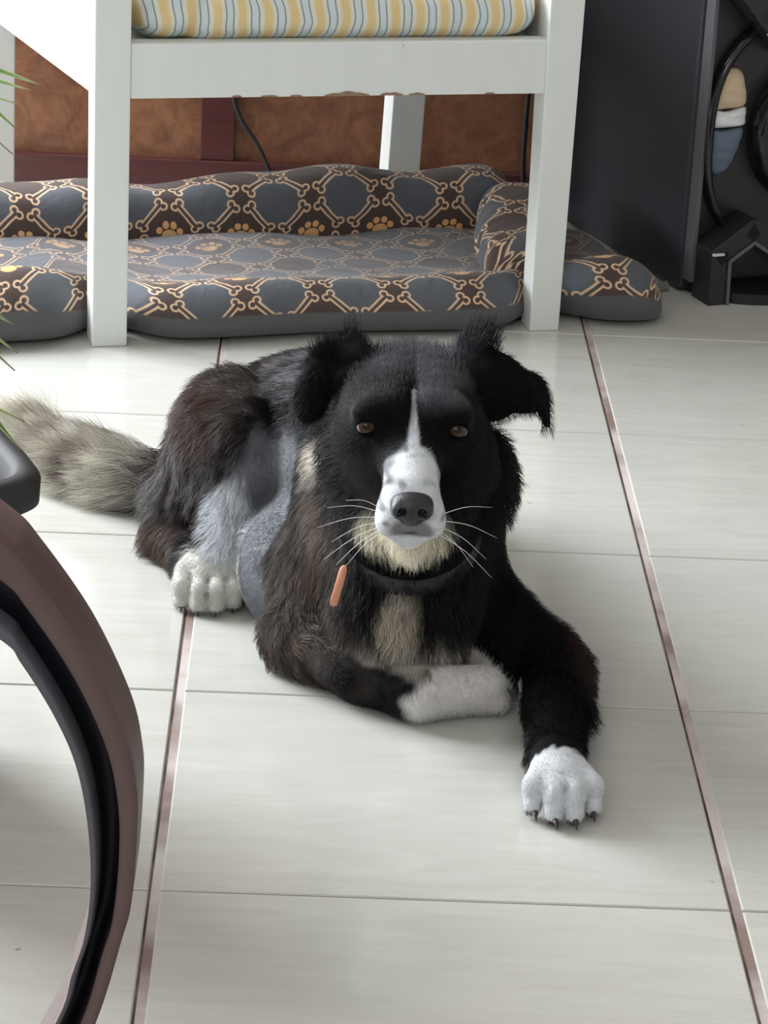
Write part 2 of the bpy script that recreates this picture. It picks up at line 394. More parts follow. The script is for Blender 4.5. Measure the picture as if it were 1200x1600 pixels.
def bolster(name, p0, p1, w, h0, h1, seed, n=90):
    """padded roll: rounded box section swept from p0 to p1 with pinched ends"""
    p0, p1 = np.array(p0), np.array(p1); d = p1-p0; L = np.linalg.norm(d); d /= L; nrm = np.array([-d[1], d[0]])
    V, C = [], []; nv = 26; r = np.random.default_rng(seed); ph = r.random(6)*6
    for i in range(n):
        s = i/(n-1); e = min(1., min(s, 1-s)*L/.045); e = math.sqrt(max(0., 1-(1-e)**2)); e = max(e, .08)
        h = (h0+(h1-h0)*s)*(1+.05*math.sin(s*L*16+ph[0])+.03*math.sin(s*L*37+ph[1])); ww = w*(1+.07*math.sin(s*L*21+ph[2]))
        arc = 0; last = None
        for j in range(nv):
            a = math.pi*1.5-2*math.pi*j/nv     # from the bottom up the front side
            cx, cz = math.cos(a), math.sin(a)
            off = math.copysign(abs(cx)**.6, cx)*ww/2*(.5+.5*e); z = h/2*e**.5+h/2*e**.5*math.copysign(abs(cz)**.75, cz)
            off += .002*math.sin(s*60+j); q = p0+d*s*L+nrm*off
            if last is not None: arc += math.hypot(off-last[0], z-last[1])
            last = (off, z)
            V.append((q[0], q[1], max(z, .001))); C.append((s*L+r0[name_i[0]], arc+ro[name_i[0]], 0.))
    F = grid_faces(n, nv, wrap_v=True); F.append(tuple(range(nv))); F.append(tuple((n-1)*nv+k for k in range(nv))[::-1])
    cloth_obj(name, V, F, C, None)
r0 = [.02, .05, .03]; ro = [.015, .0, .01]; name_i = [0]
bolster('back_bolster', (-.24, .345), (.74, .345), .095, .094, .122, 1)
name_i = [1]; bolster('side_bolster', (.665, .075), (.735, .33), .105, .080, .125, 2, 50)
name_i = [2]; bolster('side_bolster', (-.20, .335), (-.20, .05), .085, .095, .085, 3, 50)
# the pinched cloth corner at the right end
V, F = sweep(catmull([(.80, .035, .040), (.822, .033, .041), (.838, .030, .043), (.848, .028, .045)], 4), [.036, .032, .028, .024, .020, .016, .012, .009, .007, .0065, .007, .0075, .007], 12)
C = [(v[0]+.032, v[1]-.1, 1.) for v in V]; cloth_obj('corner_tuft', V, F, C)
# cable behind the bed
def cable(name, pts, r, label):
    V, F = sweep(catmull(pts, 10), r, 8); return mesh_obj(name, V, F, M['cable'], label=label, cat='cable', group='cables against the back wall')
cable('power_cable', [(-.125, WY-.018, .62), (-.127, WY-.018, .30), (-.118, WY-.018, .165), (-.105, WY-.02, .12), (-.078, WY-.022, .08), (-.058, WY-.024, .035), (-.05, WY-.02, .006), (.02, WY-.02, .004)], .0032, 'thin black cable bending down the wood panel between the chair legs')
cable('power_cable', [(.300, WY-.02, .62), (.303, WY-.02, .30), (.296, WY-.02, .15), (.300, WY-.022, .03), (.33, WY-.02, .005)], .0036, 'thick black cable running straight down the wall beside the right chair leg')

# ---------------------------------------------------------------- loudspeaker at the right
SX, SY = .488, 3.517
spk = empty('loudspeaker', (SX, SY, 0), math.radians(22), label='tall black loudspeaker cabinet standing at the right behind the dog bed', cat='speaker')
bm = bmesh.new(); hexa(bm, [(0, .012, .003), (.36, .012, .003), (.36, .235, .003), (0, .380, .003), (0, .012, .95), (.36, .012, .95), (.36, .235, .95), (0, .380, .95)]); bm_obj('cabinet', bm, M['slate'], spk, bevel=.006)
def frame_ring(cx, cz, r_in, r_out, y0, y1, seg=72, sx=1.0):
    V, F = [], []
    for k in range(seg):
        a = 2*math.pi*k/seg
        for r, y in ((r_out, y0), (r_out*.985, y1), (r_in*1.01, y1), (r_in, y0)):
            ca, sa = math.cos(a), math.sin(a); V.append((cx+sx*r*math.copysign(abs(ca)**.76, ca), y, cz+r*math.copysign(abs(sa)**.76, sa)))
    return V, grid_faces(seg, 4, True, True)
FC = (.166, .214)        # middle of the round driver, cabinet axes
bm = bmesh.new()          # grooved front surround
box(bm, 0.004, .010, -.010, .012, .02, .94); box(bm, .35, .356, -.010, .012, .02, .94)
bm_obj('front_edge_strip', bm, M['greytrim'], spk, bevel=.001)
bm = bmesh.new(); box(bm, .010, .350, -.002, .012, .02, .94); bm_obj('front_baffle', bm, M['blackplastic'], spk, bevel=.001)
V, F = frame_ring(*FC, .150, .160, -.002, -.018); mesh_obj('driver_ring', V, F, M['glossblack'], spk)
V, F = [], []
prof = [(.100, -.004), (.098, -.030), (.090, -.036), (.078, -.030), (.060, -.020), (.040, -.014), (.036, -.018), (.020, -.026), (.002, -.028)]
for k in range(72):
    a = 2*math.pi*k/72
    for r, y in prof: V.append((FC[0]+.006+r*math.cos(a), y, FC[1]+r*math.sin(a)))
mesh_obj('driver_cone', V, [f[::-1] for f in grid_faces(72, len(prof), True)], M['glossblack'], spk)
def bracket(pts, w, y0, y1, mat, name):
    bm = bmesh.new()
    for (xa, za), (xb, zb) in zip(pts[:-1], pts[1:]):
        d = np.array([xb-xa, zb-za]); d /= np.linalg.norm(d); n = np.array([-d[1], d[0]])*w/2; e = d*w*.25
        q = [(xa-n[0]-e[0], za-n[1]-e[1]), (xb-n[0]+e[0], zb-n[1]+e[1]), (xb+n[0]+e[0], zb+n[1]+e[1]), (xa+n[0]-e[0], za+n[1]-e[1])]
        hexa(bm, [(x, y0, z) for x, z in q]+[(x, y1, z) for x, z in q])
    return bm_obj(name, bm, mat, spk, bevel=.001)
bracket([(.024, .0), (.022, .066), (.068, .098), (.105, .075), (.15, .045)], .026, -.050, -.004, M['blackplastic'], 'lower_bracket')
bracket([(.038, .0), (.036, .058), (.070, .081), (.10, .062)], .005, -.053, -.050, M['greytrim'], 'bracket_edge')
bm = bmesh.new(); box(bm, .010, .026, -.054, -.050, .0675, .0705); bm_obj('silver_mark', bm, M['silver'], spk)
bracket([(.02, .42), (.060, .375), (.10, .335)], .030, -.050, -.004, M['blackplastic'], 'upper_bracket')
bm = bmesh.new(); hexa(bm, [(.058, -.056, .352), (.088, -.056, .322), (.104, -.056, .338), (.074, -.056, .368), (.058, -.048, .352), (.088, -.048, .322), (.104, -.048, .338), (.074, -.048, .368)])
bm_obj('grey_badge', bm, M['greytrim'], spk, bevel=.001)
V, F = [], []; N = 40                               # rounded foot
for k in range(N):
    a = 2*math.pi*k/N; ca, sa = math.cos(a), math.sin(a)
    x = .185+.172*math.copysign(abs(ca)**.5, ca); y = .072+.145*math.copysign(abs(sa)**.7, sa)
    V += [(x, y, 0), (x, y, .014)]
F = grid_faces(N, 2, True); F.append(tuple(2*k for k in range(N))[::-1]); F.append(tuple(2*k+1 for k in range(N)))
mesh_obj('base_plate', V, F, M['blackplastic'], spk, smooth=False)
# reflections in the glossy front, painted as coloured pads between ring and cone
def reflection_pad(name, pts, y0, y1, mat, label):
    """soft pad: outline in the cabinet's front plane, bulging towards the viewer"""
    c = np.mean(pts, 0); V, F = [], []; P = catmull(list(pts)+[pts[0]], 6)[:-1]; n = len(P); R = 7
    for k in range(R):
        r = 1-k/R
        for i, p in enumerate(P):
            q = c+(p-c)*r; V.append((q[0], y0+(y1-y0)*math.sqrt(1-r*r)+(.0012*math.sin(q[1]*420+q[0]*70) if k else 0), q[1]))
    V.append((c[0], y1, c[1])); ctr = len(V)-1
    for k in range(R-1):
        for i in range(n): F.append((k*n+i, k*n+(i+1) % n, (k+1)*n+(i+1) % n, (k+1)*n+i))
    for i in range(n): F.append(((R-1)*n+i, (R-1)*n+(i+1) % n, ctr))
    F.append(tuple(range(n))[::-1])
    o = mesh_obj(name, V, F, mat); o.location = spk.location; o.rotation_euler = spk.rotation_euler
    return tag(o, label, 'cloth', 'painted reflections in the loudspeaker ring')
reflection_pad('reflection_patch', [(.024, .304), (.050, .300), (.060, .283), (.064, .252), (.036, .247), (.014, .252)], -.004, -.014, M['tan'], 'small beige painted reflection, top one in the round ring of the loudspeaker')
reflection_pad('reflection_patch', [(.013, .250), (.036, .245), (.064, .250), (.066, .238), (.065, .226), (.036, .223), (.012, .226)], -.004, -.014, M['whitereflection'], 'white painted reflection between the beige and the blue one in the loudspeaker')
reflection_pad('reflection_patch', [(.012, .224), (.036, .221), (.064, .223), (.060, .198), (.046, .168), (.026, .160), (.014, .178)], -.004, -.014, M['blue'], 'grey blue painted reflection, lowest one in the round ring of the loudspeaker')

# ---------------------------------------------------------------- plant pot and plant at the left edge
pot = empty('nursery_pot', (-.358, 2.064, 0), math.radians(25), label='square black plastic nursery pot at the left edge of the frame', cat='pot')
def rsq(half, z, rc=.35, n=48, off=0.):
    P = []
    for k in range(n):
        a = 2*math.pi*(k+.5)/n; c_, s_ = math.cos(a), math.sin(a); P.append((half*math.copysign(abs(c_)**rc, c_), half*math.copysign(abs(s_)**rc, s_), z))
    return P
def lathe_sq(name, prof, mat, parent, **k):
    V = []; n = 64
    for h, z in prof: V += rsq(h, z, .33, n)
    F = grid_faces(len(prof), n, False, True)
    return mesh_obj(name, V, F, mat, parent, **k)
lathe_sq('body', [(.0, .003), (.082, .003), (.086, .0), (.112, .262), (.112, .272), (.106, .272), (.080, .006), (0, .006)], M['potblack'], pot)
lathe_sq('rim', [(.112, .268), (.126, .268), (.131, .272), (.132, .290), (.128, .296), (.118, .297), (.112, .290), (.107, .27)], M['potblack'], pot)
lathe_sq('soil', [(.108, .245), (.0, .250)], M['soil'], pot)
t_ = NT('variegated_leaf'); a_ = t_.node('ShaderNodeAttribute', attribute_name='leaf').outputs['Vector']; s_ = t_.node('ShaderNodeSeparateXYZ', (a_,))
c_ = t_.mix(t_.ramp(t_.noise(t_.obj(), 40., 3), .4, .6), (.06, .16, .02), (.20, .36, .06))
c_ = t_.mix(t_.ramp(t_.M('ADD', t_.M('ABSOLUTE', s_.outputs[0]), t_.M('MULTIPLY', t_.noise(t_.obj(), 90., 2), .3)), .75, .95), c_, (.55, .58, .40))
c_ = t_.mix(t_.ramp(s_.outputs[1], .93, .99), c_, (.22, .13, .07)); leafm = t_.out(c_, .4)
plant = empty('potted_plant', (-.366, 2.064, .25), 0, label='green plant with long pointed leaves growing in the square black pot', cat='plant')
def leaf_path(p0, p1, lift):
    p0, p1 = np.array(p0), np.array(p1); return catmull([p0, p0+(p1-p0)*.35+[0, 0, lift], p0+(p1-p0)*.7+[0, 0, lift*.8], p1], 8)
def leaf(p0, tip, wid, lift):
    P = leaf_path(p0, tip, lift); n = len(P); V, A = [], []
    T = np.gradient(P, axis=0); T /= np.linalg.norm(T, axis=1)[:, None]
    for i in range(n):
        s = i/(n-1); w = wid*(math.sin(math.pi*min(1, s*.95+.05))**.6)*(1-s**4)+.0004
        B = np.cross(T[i], [0, 0, 1.]); B /= np.linalg.norm(B); U = np.cross(B, T[i])
        for q in (-1, -.5, 0, .5, 1): V.append(P[i]+B*q*w+U*(abs(q)*w*.35)); A.append((q, s, 0))
        for q in (1, .5, 0, -.5, -1): V.append(P[i]+B*q*w+U*(abs(q)*w*.35-.0006)); A.append((q, s, 0))
    F = grid_faces(n, 10, False, True)
    o = mesh_obj('leaf', V, F, leafm, plant); at = o.data.attributes.new('leaf', 'FLOAT_VECTOR', 'POINT'); at.data.foreach_set('vector', np.array(A).ravel())
V, F = sweep(catmull([(0, 0, -.01), (.004, 0, .1), (-.004, .005, .22), (0, 0, .34)], 6), [.009]*19, 10); mesh_obj('stem', V, F, plain('brown_plant_stem', (.16, .11, .06), .8, .3, 60.), plant)
LEAVES = []
for p0, tip, w_, li in [((0, 0, .345), (-.197, 2.0, .603), .010, .012), ((0, 0, .335), (-.206, 2.02, .594), .009, .010), ((0, 0, .33), (-.218, 2.05, .576), .007, .008),
        ((0, 0, .36), (-.211, 1.98, .573), .008, .020), ((0, 0, .34), (-.224, 2.05, .538), .007, .020), ((0, 0, .17), (-.218, 2.0, .421), .011, .020), ((0, 0, .17), (-.220, 2.05, .382), .010, .018),
        ((0, 0, .18), (-.217, 2.0, .385), .006, .020), ((0, 0, .105), (-.210, 2.0, .345), .006, .010), ((0, 0, .13), (-.207, 1.95, .341), .008, .030),
        ((0, 0, .34), (-.50, 2.10, .62), .010, .08), ((0, 0, .30), (-.46, 1.92, .55), .010, .08), ((0, 0, .28), (-.40, 2.25, .56), .010, .08), ((0, 0, .22), (-.53, 2.0, .45), .010, .08), ((0, 0, .2), (-.36, 1.86, .46), .010, .08), ((0, 0, .34), (-.33, 2.08, .78), .010, .02)]:
    leaf(np.array(p0)+np.array([0, 0, .0]), np.array(tip)-np.array([-.366, 2.064, .25]), w_, li)

# ---------------------------------------------------------------- brown hoop in the foreground
def hoop():
    O = [(-0.1689, 0.4622), (-0.1515, 0.4432), (-0.1208, 0.3972), (-0.0976, 0.3461), (-0.0896, 0.3116), (-0.0884, 0.2837), (-0.0911, 0.2326), (-0.0972, 0.2038), (-0.1108, 0.15), (-0.138, 0.075), (-0.175, 0.022)]
    I = [(-0.169, 0.3964), (-0.158, 0.3826), (-0.1394, 0.3505), (-0.1261, 0.3177), (-0.119, 0.2798), (-0.1167, 0.2368), (-0.1202, 0.2015), (-0.1275, 0.1750), (-0.1345, 0.1472), (-0.160, 0.095), (-0.195, 0.050)]
    ctr = -.345
    def close(L, ztop, zbot):
        L = [(ctr+.070, ztop-.008), (ctr+.128, ztop-.034)]+L
        R = [(2*ctr-x, z) for x, z in L[::-1]]
        return np.array([(ctr, ztop)]+L+[(ctr+.08, zbot), (ctr, zbot), (ctr-.08, zbot)]+R)
    o, i = close(O, .530, .001), close(I, .460, .026)
    o = catmull(np.vstack([o, o[:1]]), 10)[:-1]; i = catmull(np.vstack([i, i[:1]]), 10)[:-1]
    n = len(o); Y0 = 1.48
    prof = [(0., .055), (0., .001), (.006, 0.), (.36, .0015), (.385, .004), (.42, .038), (.75, .042), (.80, .022), (.84, .010), (.97, .006), (1., .010), (1., .055)]
    V = []
    for k in range(n):
        for t, y in prof: q = o[k]*(1-t)+i[k]*t; V.append((q[0], Y0+y, q[1]))
    F = grid_faces(n, len(prof), True, True)
    ob = mesh_obj('plastic_hoop', V, F, [M['hoopbrown'], M['hoopblack'], M['greytrim']])
    m = np.array([{4: 1, 5: 1, 6: 1, 7: 2, 8: 2}.get(j, 0) for _ in range(n) for j in range(len(prof))]); ob.data.polygons.foreach_set('material_index', m)
    tag(ob, 'large curved dark brown plastic hoop with a black channel, in the left foreground', 'hoop')
hoop()

# ---------------------------------------------------------------- signed distance sculpting for the dog
class Field:
    def __init__(s, lo, hi, h):
        s.lo = np.array(lo, float); s.h = h; s.n = np.ceil((np.array(hi)-s.lo)/h).astype(int)+1
        s.D = np.full(s.n, .2, np.float32)
    def region(s, lo, hi):
        a = np.clip(np.floor((lo-s.lo)/s.h).astype(int), 0, s.n-1); b = np.clip(np.ceil((hi-s.lo)/s.h).astype(int)+1, 1, s.n)
        ax = [s.lo[k]+s.h*np.arange(a[k], b[k]) for k in range(3)]
        return tuple(slice(a[k], b[k]) for k in range(3)), np.meshgrid(*ax, indexing='ij', sparse=True)
    def put(s, sl, d, k, sub=False):
        A = s.D[sl]
        if sub: d = -d; h = np.clip(.5-.5*(A-d)/k, 0, 1); s.D[sl] = A*(1-h)+d*h+k*h*(1-h)
        else: h = np.clip(.5+.5*(A-d)/k, 0, 1); s.D[sl] = A*(1-h)+d*h-k*h*(1-h)
    def cap(s, p0, p1, r0, r1, k=.015, sub=False):
        p0, p1 = np.array(p0, float), np.array(p1, float); m = max(r0, r1)+k+.02
        sl, (X, Y, Z) = s.region(np.minimum(p0, p1)-m, np.maximum(p0, p1)+m); d = p1-p0; L2 = d@d
        t = np.clip(((X-p0[0])*d[0]+(Y-p0[1])*d[1]+(Z-p0[2])*d[2])/L2, 0, 1)
        D = np.sqrt((X-p0[0]-t*d[0])**2+(Y-p0[1]-t*d[1])**2+(Z-p0[2]-t*d[2])**2)-(r0+(r1-r0)*t)
        s.put(sl, D.astype(np.float32), k, sub)
    def ell(s, c, r, rot=(0, 0, 0), k=.02, sub=False):
        c, r = np.array(c, float), np.array(r, float); m = r.max()+k+.02
        sl, (X, Y, Z) = s.region(c-m, c+m); R_ = np.array(Euler([math.radians(a) for a in rot]).to_matrix()).T
        X, Y, Z = X-c[0], Y-c[1], Z-c[2]
        q = [(R_[i, 0]*X+R_[i, 1]*Y+R_[i, 2]*Z) for i in range(3)]
        k0 = np.sqrt(sum((q[i]/r[i])**2 for i in range(3))); k1 = np.sqrt(sum((q[i]/r[i]**2)**2 for i in range(3)))+1e-9
        s.put(sl, (k0*(k0-1)/k1).astype(np.float32), k, sub)
    def floor(s, z=.0012):
        Z = s.lo[2]+s.h*np.arange(s.n[2]); s.D = np.maximum(s.D, (z-Z)[None, None, :].astype(np.float32))
    def mesh(s):
        D = s.D; nx, ny, nz = D.shape; S = D < 0
        acc = np.zeros((nx-1, ny-1, nz-1, 3), np.float32); cnt = np.zeros((nx-1, ny-1, nz-1), np.float32)
        cr = []
        for ax in range(3):
            a = [slice(None)]*3; b = [slice(None)]*3; a[ax] = slice(0, -1); b[ax] = slice(1, None)
            idx = np.argwhere(S[tuple(a)] != S[tuple(b)]); i2 = idx.copy(); i2[:, ax] += 1
            d0, d1 = D[tuple(idx.T)], D[tuple(i2.T)]; t = d0/(d0-d1); P = idx.astype(np.float32); P[:, ax] += t
            o1, o2 = [q for q in range(3) if q != ax]
            ok = (idx[:, o1] > 0) & (idx[:, o2] > 0) & (idx[:, o1] < D.shape[o1]-1) & (idx[:, o2] < D.shape[o2]-1)
            idx, P, d0 = idx[ok], P[ok], d0[ok]
            for u in (0, 1):
                for v in (0, 1):
                    c = idx.copy(); c[:, o1] -= u; c[:, o2] -= v
                    np.add.at(acc, tuple(c.T), P); np.add.at(cnt, tuple(c.T), 1)
            cr.append((ax, o1, o2, idx, d0))
        cell = np.argwhere(cnt > 0); ids = -np.ones(cnt.shape, np.int64); ids[tuple(cell.T)] = np.arange(len(cell))
        V = acc[tuple(cell.T)]/cnt[tuple(cell.T)][:, None]; V = s.lo+V*s.h
        Fs = []
        for ax, o1, o2, idx, d0 in cr:
            q = []
            for u, v in ((0, 0), (1, 0), (1, 1), (0, 1)):
                c = idx.copy(); c[:, o1] -= u; c[:, o2] -= v; q.append(ids[tuple(c.T)])
            Q = np.stack(q, 1); flip = (d0 > 0) ^ (ax == 1); Q[flip] = Q[flip][:, ::-1]; Fs.append(Q)
        return V.astype(float), np.vstack(Fs)

CX = .0915
def sculpt_dog():
    f = Field((-.325, 1.995, -.008), (.305, 2.895, .350), .0022)
    # trunk
    f.cap((.095, 2.42, .112), (.03, 2.64, .105), .090, .082)
    f.ell((.096, 2.36, .105), (.080, .092, .088)); f.ell((.096, 2.283, .080), (.066, .052, .054), k=.03); f.ell((.160, 2.335, .185), (.024, .040, .045), k=.02); f.ell((-.006, 2.46, .052), (.046, .075, .052), k=.02)
    f.ell((.020, 2.42, .050), (.068, .085, .052), k=.03)
    f.ell((.010, 2.68, .095), (.095, .080, .080)); f.cap((.02, 2.60, .13), (.07, 2.40, .15), .062, .06, .03)
    # hind quarter on the near side and foot
    f.ell((-.070, 2.595, .098), (.058, .078, .082), (0, 0, -12), .02); f.ell((-.048, 2.54, .125), (.034, .042, .050), k=.02)
    f.cap((-.105, 2.585, .060), (-.118, 2.575, .026), .040, .026, .015)
    f.cap((-.120, 2.580, .026), (-.086, 2.485, .026), .022, .019, .012)
    f.cap((-.056, 2.515, .115), (-.072, 2.475, .045), .024, .022, .015)
    f.ell((-.083, 2.472, .028), (.030, .030, .023), k=.010)
    for x, y in ((-.108, 2.440), (-.092, 2.431), (-.0755, 2.431), (-.0600, 2.441)):
        f.cap((x*.9-.0083, 2.462, .032), (x, y+.004, .024), .0100, .0092, .0035); f.cap((x, y+.004, .022), (x, y, .0105), .0092, .0085, .004)
    # far hind foot side and belly
    f.ell((.10, 2.62, .05), (.07, .09, .05), k=.03)
    # tail
    T = [(-.07, 2.69, .055, .030), (-.15, 2.695, .032, .019), (-.21, 2.735, .024, .013), (-.26, 2.79, .020, .010), (-.292, 2.845, .017, .007)]
    for a, b in zip(T[:-1], T[1:]): f.cap(a[:3], b[:3], a[3], b[3], .01)
    # folded foreleg
    f.ell((.036, 2.365, .100), (.044, .054, .066), k=.025); f.cap((.028, 2.36, .08), (.006, 2.325, .038), .042, .032, .02)
    f.cap((.002, 2.315, .034), (.060, 2.256, .030), .031, .026, .012); f.cap((.060, 2.256, .029), (.108, 2.225, .027), .026, .0235, .012)
    f.cap((.108, 2.225, .026), (.168, 2.243, .022), .0235, .0195, .010)
    for k in range(3): f.cap((.150, 2.232+.010*k, .020), (.179, 2.236+.012*k, .014), .011, .010, .004)
    # stretched foreleg
    f.ell((.145, 2.370, .095), (.036, .050, .060), k=.025); f.cap((.158, 2.350, .075), (.222, 2.290, .036), .034, .029, .02)
    f.cap((.228, 2.288, .033), (.226, 2.190, .032), .030, .0255, .012); f.cap((.226, 2.190, .033), (.222, 2.095, .029), .0255, .0225, .012)
    f.ell((.2235, 2.074, .024), (.0255, .030, .0215), k=.010)
    for x, y in ((.2005, 2.044), (.2165, 2.031), (.2328, 2.031), (.2485, 2.046)):
        f.cap((.2235+(x-.2235)*.75, 2.068, .029), (x, y+.010, .0240), .0100, .0086, .007); f.cap((x, y+.012, .0225), (x+(x-.2247)*.03, y+.003, .0110), .0092, .0076, .0028)
    for x, y in ((.2010, 2.054), (.2165, 2.046), (.2325, 2.046), (.2475, 2.056)): f.ell((x, y, .0300), (.0088, .0100, .0070), k=.007)
    for x in (.2085, .2247, .2406): f.cap((x, 2.044, .0440), (x, 2.016, .0300), .0010, .0042, .004, True); f.cap((x, 2.040, .034), (x, 2.016, .008), .0026, .0026, .0025, True)
    for x in (-.1000, -.0838, -.0678): f.cap((x, 2.448, .0480), (x, 2.422, .0300), .0010, .0042, .004, True); f.cap((x, 2.440, .032), (x, 2.418, .008), .0024, .0024, .0025, True)
    # neck
    f.cap((CX, 2.335, .225), (.100, 2.385, .145), .058, .078, .02); f.cap((CX, 2.30, .20), (.096, 2.31, .115), .050, .066, .02)
    f.ell((CX, 2.265, .190), (.046, .045, .040), k=.02)
    # skull, brow, cheeks
    f.ell((CX, 2.298, .262), (.060, .070, .050), k=.02); f.ell((CX, 2.250, .266), (.051, .040, .036), k=.02)
    for s in (-1, 1):
        f.ell((CX+s*.038, 2.275, .232), (.030, .046, .036), k=.02)
        f.ell((CX+s*.031, 2.227, .2850), (.018, .010, .008), (0, s*14, 0), .020)
        f.ell((CX+s*.052, 2.335, .288), (.022, .024, .022), k=.015)
        f.ell((CX+s*.0382, 2.2125, .2712), (.0095, .0065, .0070), k=.004, sub=True)
    f.ell((CX, 2.214, .292), (.0045, .03, .02), k=.012, sub=True)
    # muzzle
    f.cap((CX, 2.232, .250), (CX, 2.158, .2360), .0285, .0215, .012)
    f.ell((CX, 2.172, .219), (.0265, .034, .0210), k=.010)
    for s in (-1, 1): f.ell((CX+s*.0140, 2.160, .2155), (.0150, .0250, .0170), (0, 0, s*10), .006)
    f.cap((CX, 2.235, .205), (CX, 2.163, .2000), .024, .0135, .010)
    for s in (-1, 1):
        f.cap((CX, 2.1345, .2090), (CX+s*.020, 2.146, .2020), .0016, .0016, .003, True)
        f.cap((CX+s*.020, 2.146, .2020), (CX+s*.030, 2.180, .2030), .0016, .0016, .003, True)
    f.cap((CX, 2.133, .222), (CX, 2.1335, .209), .0014, .0012, .003, True)
    # ears: the left one stands and tips over outward, the right one droops outward
    f.ell((.025, 2.330, .289), (.026, .010, .024), (0, -20, 0), .008); f.ell((.007, 2.320, .263), (.016, .009, .028), (0, 12, 0), .010); f.ell((.0405, 2.333, .306), (.006, .006, .017), (0, 0, 0), .006)
    f.ell((.163, 2.330, .286), (.034, .012, .021), (0, 22, 0), .010); f.ell((.158, 2.325, .268), (.030, .012, .024), (0, 20, 0), .010); f.ell((.192, 2.318, .274), (.020, .009, .020), (0, 35, 0), .008)
    f.cap((.205, 2.310, .272), (.2125, 2.302, .250), .0085, .0030, .006)
    f.floor()
    return f
f_ = sculpt_dog(); DV, DF = f_.mesh()

# pigment -------------------------------------------------------------
BLACK = (.0030, .0029, .0042); DARKBROWN = (.030, .021, .018); SHAVED = (.175, .180, .197); WHITE = (.60, .62, .65); CREAM = (.70, .64, .50)
def wob(P, sc, seed=0):
    r = np.random.default_rng(100+seed); o = np.zeros(len(P))
    for _ in range(5):
        k = r.normal(size=3)*sc; o += np.sin(P@k+r.random()*6.28)
    return o/5**.5/.71*.5          # about -1..1
def blob(P, c, r, soft=.25, jit=.12, sc=160., rot=0.):
    q = P-np.array(c)
    if rot:
        a = math.radians(rot); q = np.stack([q[:, 0]*math.cos(a)+q[:, 2]*math.sin(a), q[:, 1], -q[:, 0]*math.sin(a)+q[:, 2]*math.cos(a)], 1)
    d = np.sqrt(((q/np.array(r))**2).sum(1))+jit*wob(P, sc, int(1000*(c[0]+1)))
    return np.clip((1+soft/2-d)/soft, 0, 1)
def pigment(P):
    n = len(P); C = np.tile(np.array(BLACK), (n, 1))
    def lay(w, col):
        nonlocal C; w = np.asarray(w)[:, None]; C = C*(1-w)+np.array(col)*w
    st = np.clip(.5+.8*wob(P, 90., 1), 0, 1); st2 = np.clip(.5+.9*wob(P*np.array([1, 1, .35]), 230., 2), 0, 1)
    # brownish guard hair on haunch, shoulder, back
    lay(blob(P, (-.08, 2.60, .10), (.11, .12, .13), .5)*.9, DARKBROWN)
    lay(blob(P, (-.115, 2.58, .085), (.05, .10, .11), .6)*st2*.8, (.27, .25, .26))  # grey highlights of the lit left edge, painted into the haunch hair
    lay(blob(P, (-.06, 2.60, .175), (.10, .09, .05), .6)*st*.8, (.17, .14, .13))
    lay(blob(P, (-.095, 2.56, .15), (.022, .05, .028), .6)*.8, (.085, .045, .035))
    lay(blob(P, (.02, 2.58, .19), (.05, .10, .05), .6)*st2*.9, (.33, .34, .38))
    lay(blob(P, (-.022, 2.52, .14), (.030, .05, .055), .5), (.008, .007, .009))
    lay(blob(P, (-.12, 2.56, .03), (.04, .05, .028), .4), (.12, .085, .07))
    lay(blob(P, (-.085, 2.545, .045), (.025, .03, .025), .5)*.9, (.012, .01, .01))
    lay(blob(P, (.000, 2.31, .085), (.055, .07, .105), .6)*(.25+.75*st2), (.135, .105, .088))
    lay(blob(P, (.024, 2.24, .045), (.05, .05, .05), .6)*st*.5, (.10, .08, .07))
    lay(blob(P, (.262, 2.27, .05), (.02, .06, .05), .6)*.7, (.028, .014, .012))
    # shaved flank
    fl = blob(P, (-.026, 2.465, .075), (.046, .078, .110), .2, .06); lay(fl, SHAVED)
    lay(fl*np.clip(wob(P, 60., 7), 0, 1)*.5, (.085, .092, .115))
    lay(blob(P, (-.045, 2.375, .035), (.030, .055, .045), .4), (.170, .176, .195))
    # head: grey sheen of the lit crown painted in, cheeks a little lighter
    lay(np.clip((P[:, 0]-CX-.001)/.003, 0, 1)*blob(P, (.110, 2.28, .312), (.036, .080, .030), .7, .25, 120.), (.070, .072, .084))
    lay(np.clip((CX+.003-P[:, 0])/.003, 0, 1)*blob(P, (.070, 2.31, .318), (.036, .045, .020), .7, .2), (.035, .036, .043))
    lay(blob(P, (.050, 2.215, .212), (.022, .03, .030), .8)*.55, (.085, .075, .075))
    # blaze and white muzzle with freckles
    zz = np.clip((P[:, 2]-.245)/.055, 0, 1); bw = .0065*(1-zz)**1.5+.0018
    lay(np.clip((bw*1.3-np.abs(P[:, 0]-CX-.001))/(bw*.6), 0, 1)*(P[:, 1] < 2.26)*(P[:, 2] > .23)*(P[:, 2] < .298), (.62, .65, .70))
    mw = np.maximum(blob(P, (CX+.0008, 2.150, .217), (.0335, .050, .036), .12, .03), blob(P, (CX+.001, 2.180, .2410), (.0228, .042, .0270), .22, .10)); lay(mw, WHITE)
    lay(blob(P, (CX, 2.133, .2120), (.0185, .015, .0105), .35, .08), (.20, .19, .20))
    lay(blob(P, (CX, 2.132, .2085), (.0095, .012, .0030), .4, .02), (.035, .03, .035))
    for fx, fz, fr in ((.071, .2490, .0026), (.086, .2660, .0026), (.083, .2500, .0036), (.0675, .2280, .0035), (.071, .2180, .0030), (.118, .2220, .0028)):
        lay(blob(P, (fx, P[:, 1].min() if False else 2.150, fz), (fr, .06, fr*.8), .5, .1)*.75, (.17, .17, .20))
    # throat and chest
    lay(blob(P, (CX+.002, 2.195, .172), (.066, .060, .027), .2, .10), (.78, .73, .60))
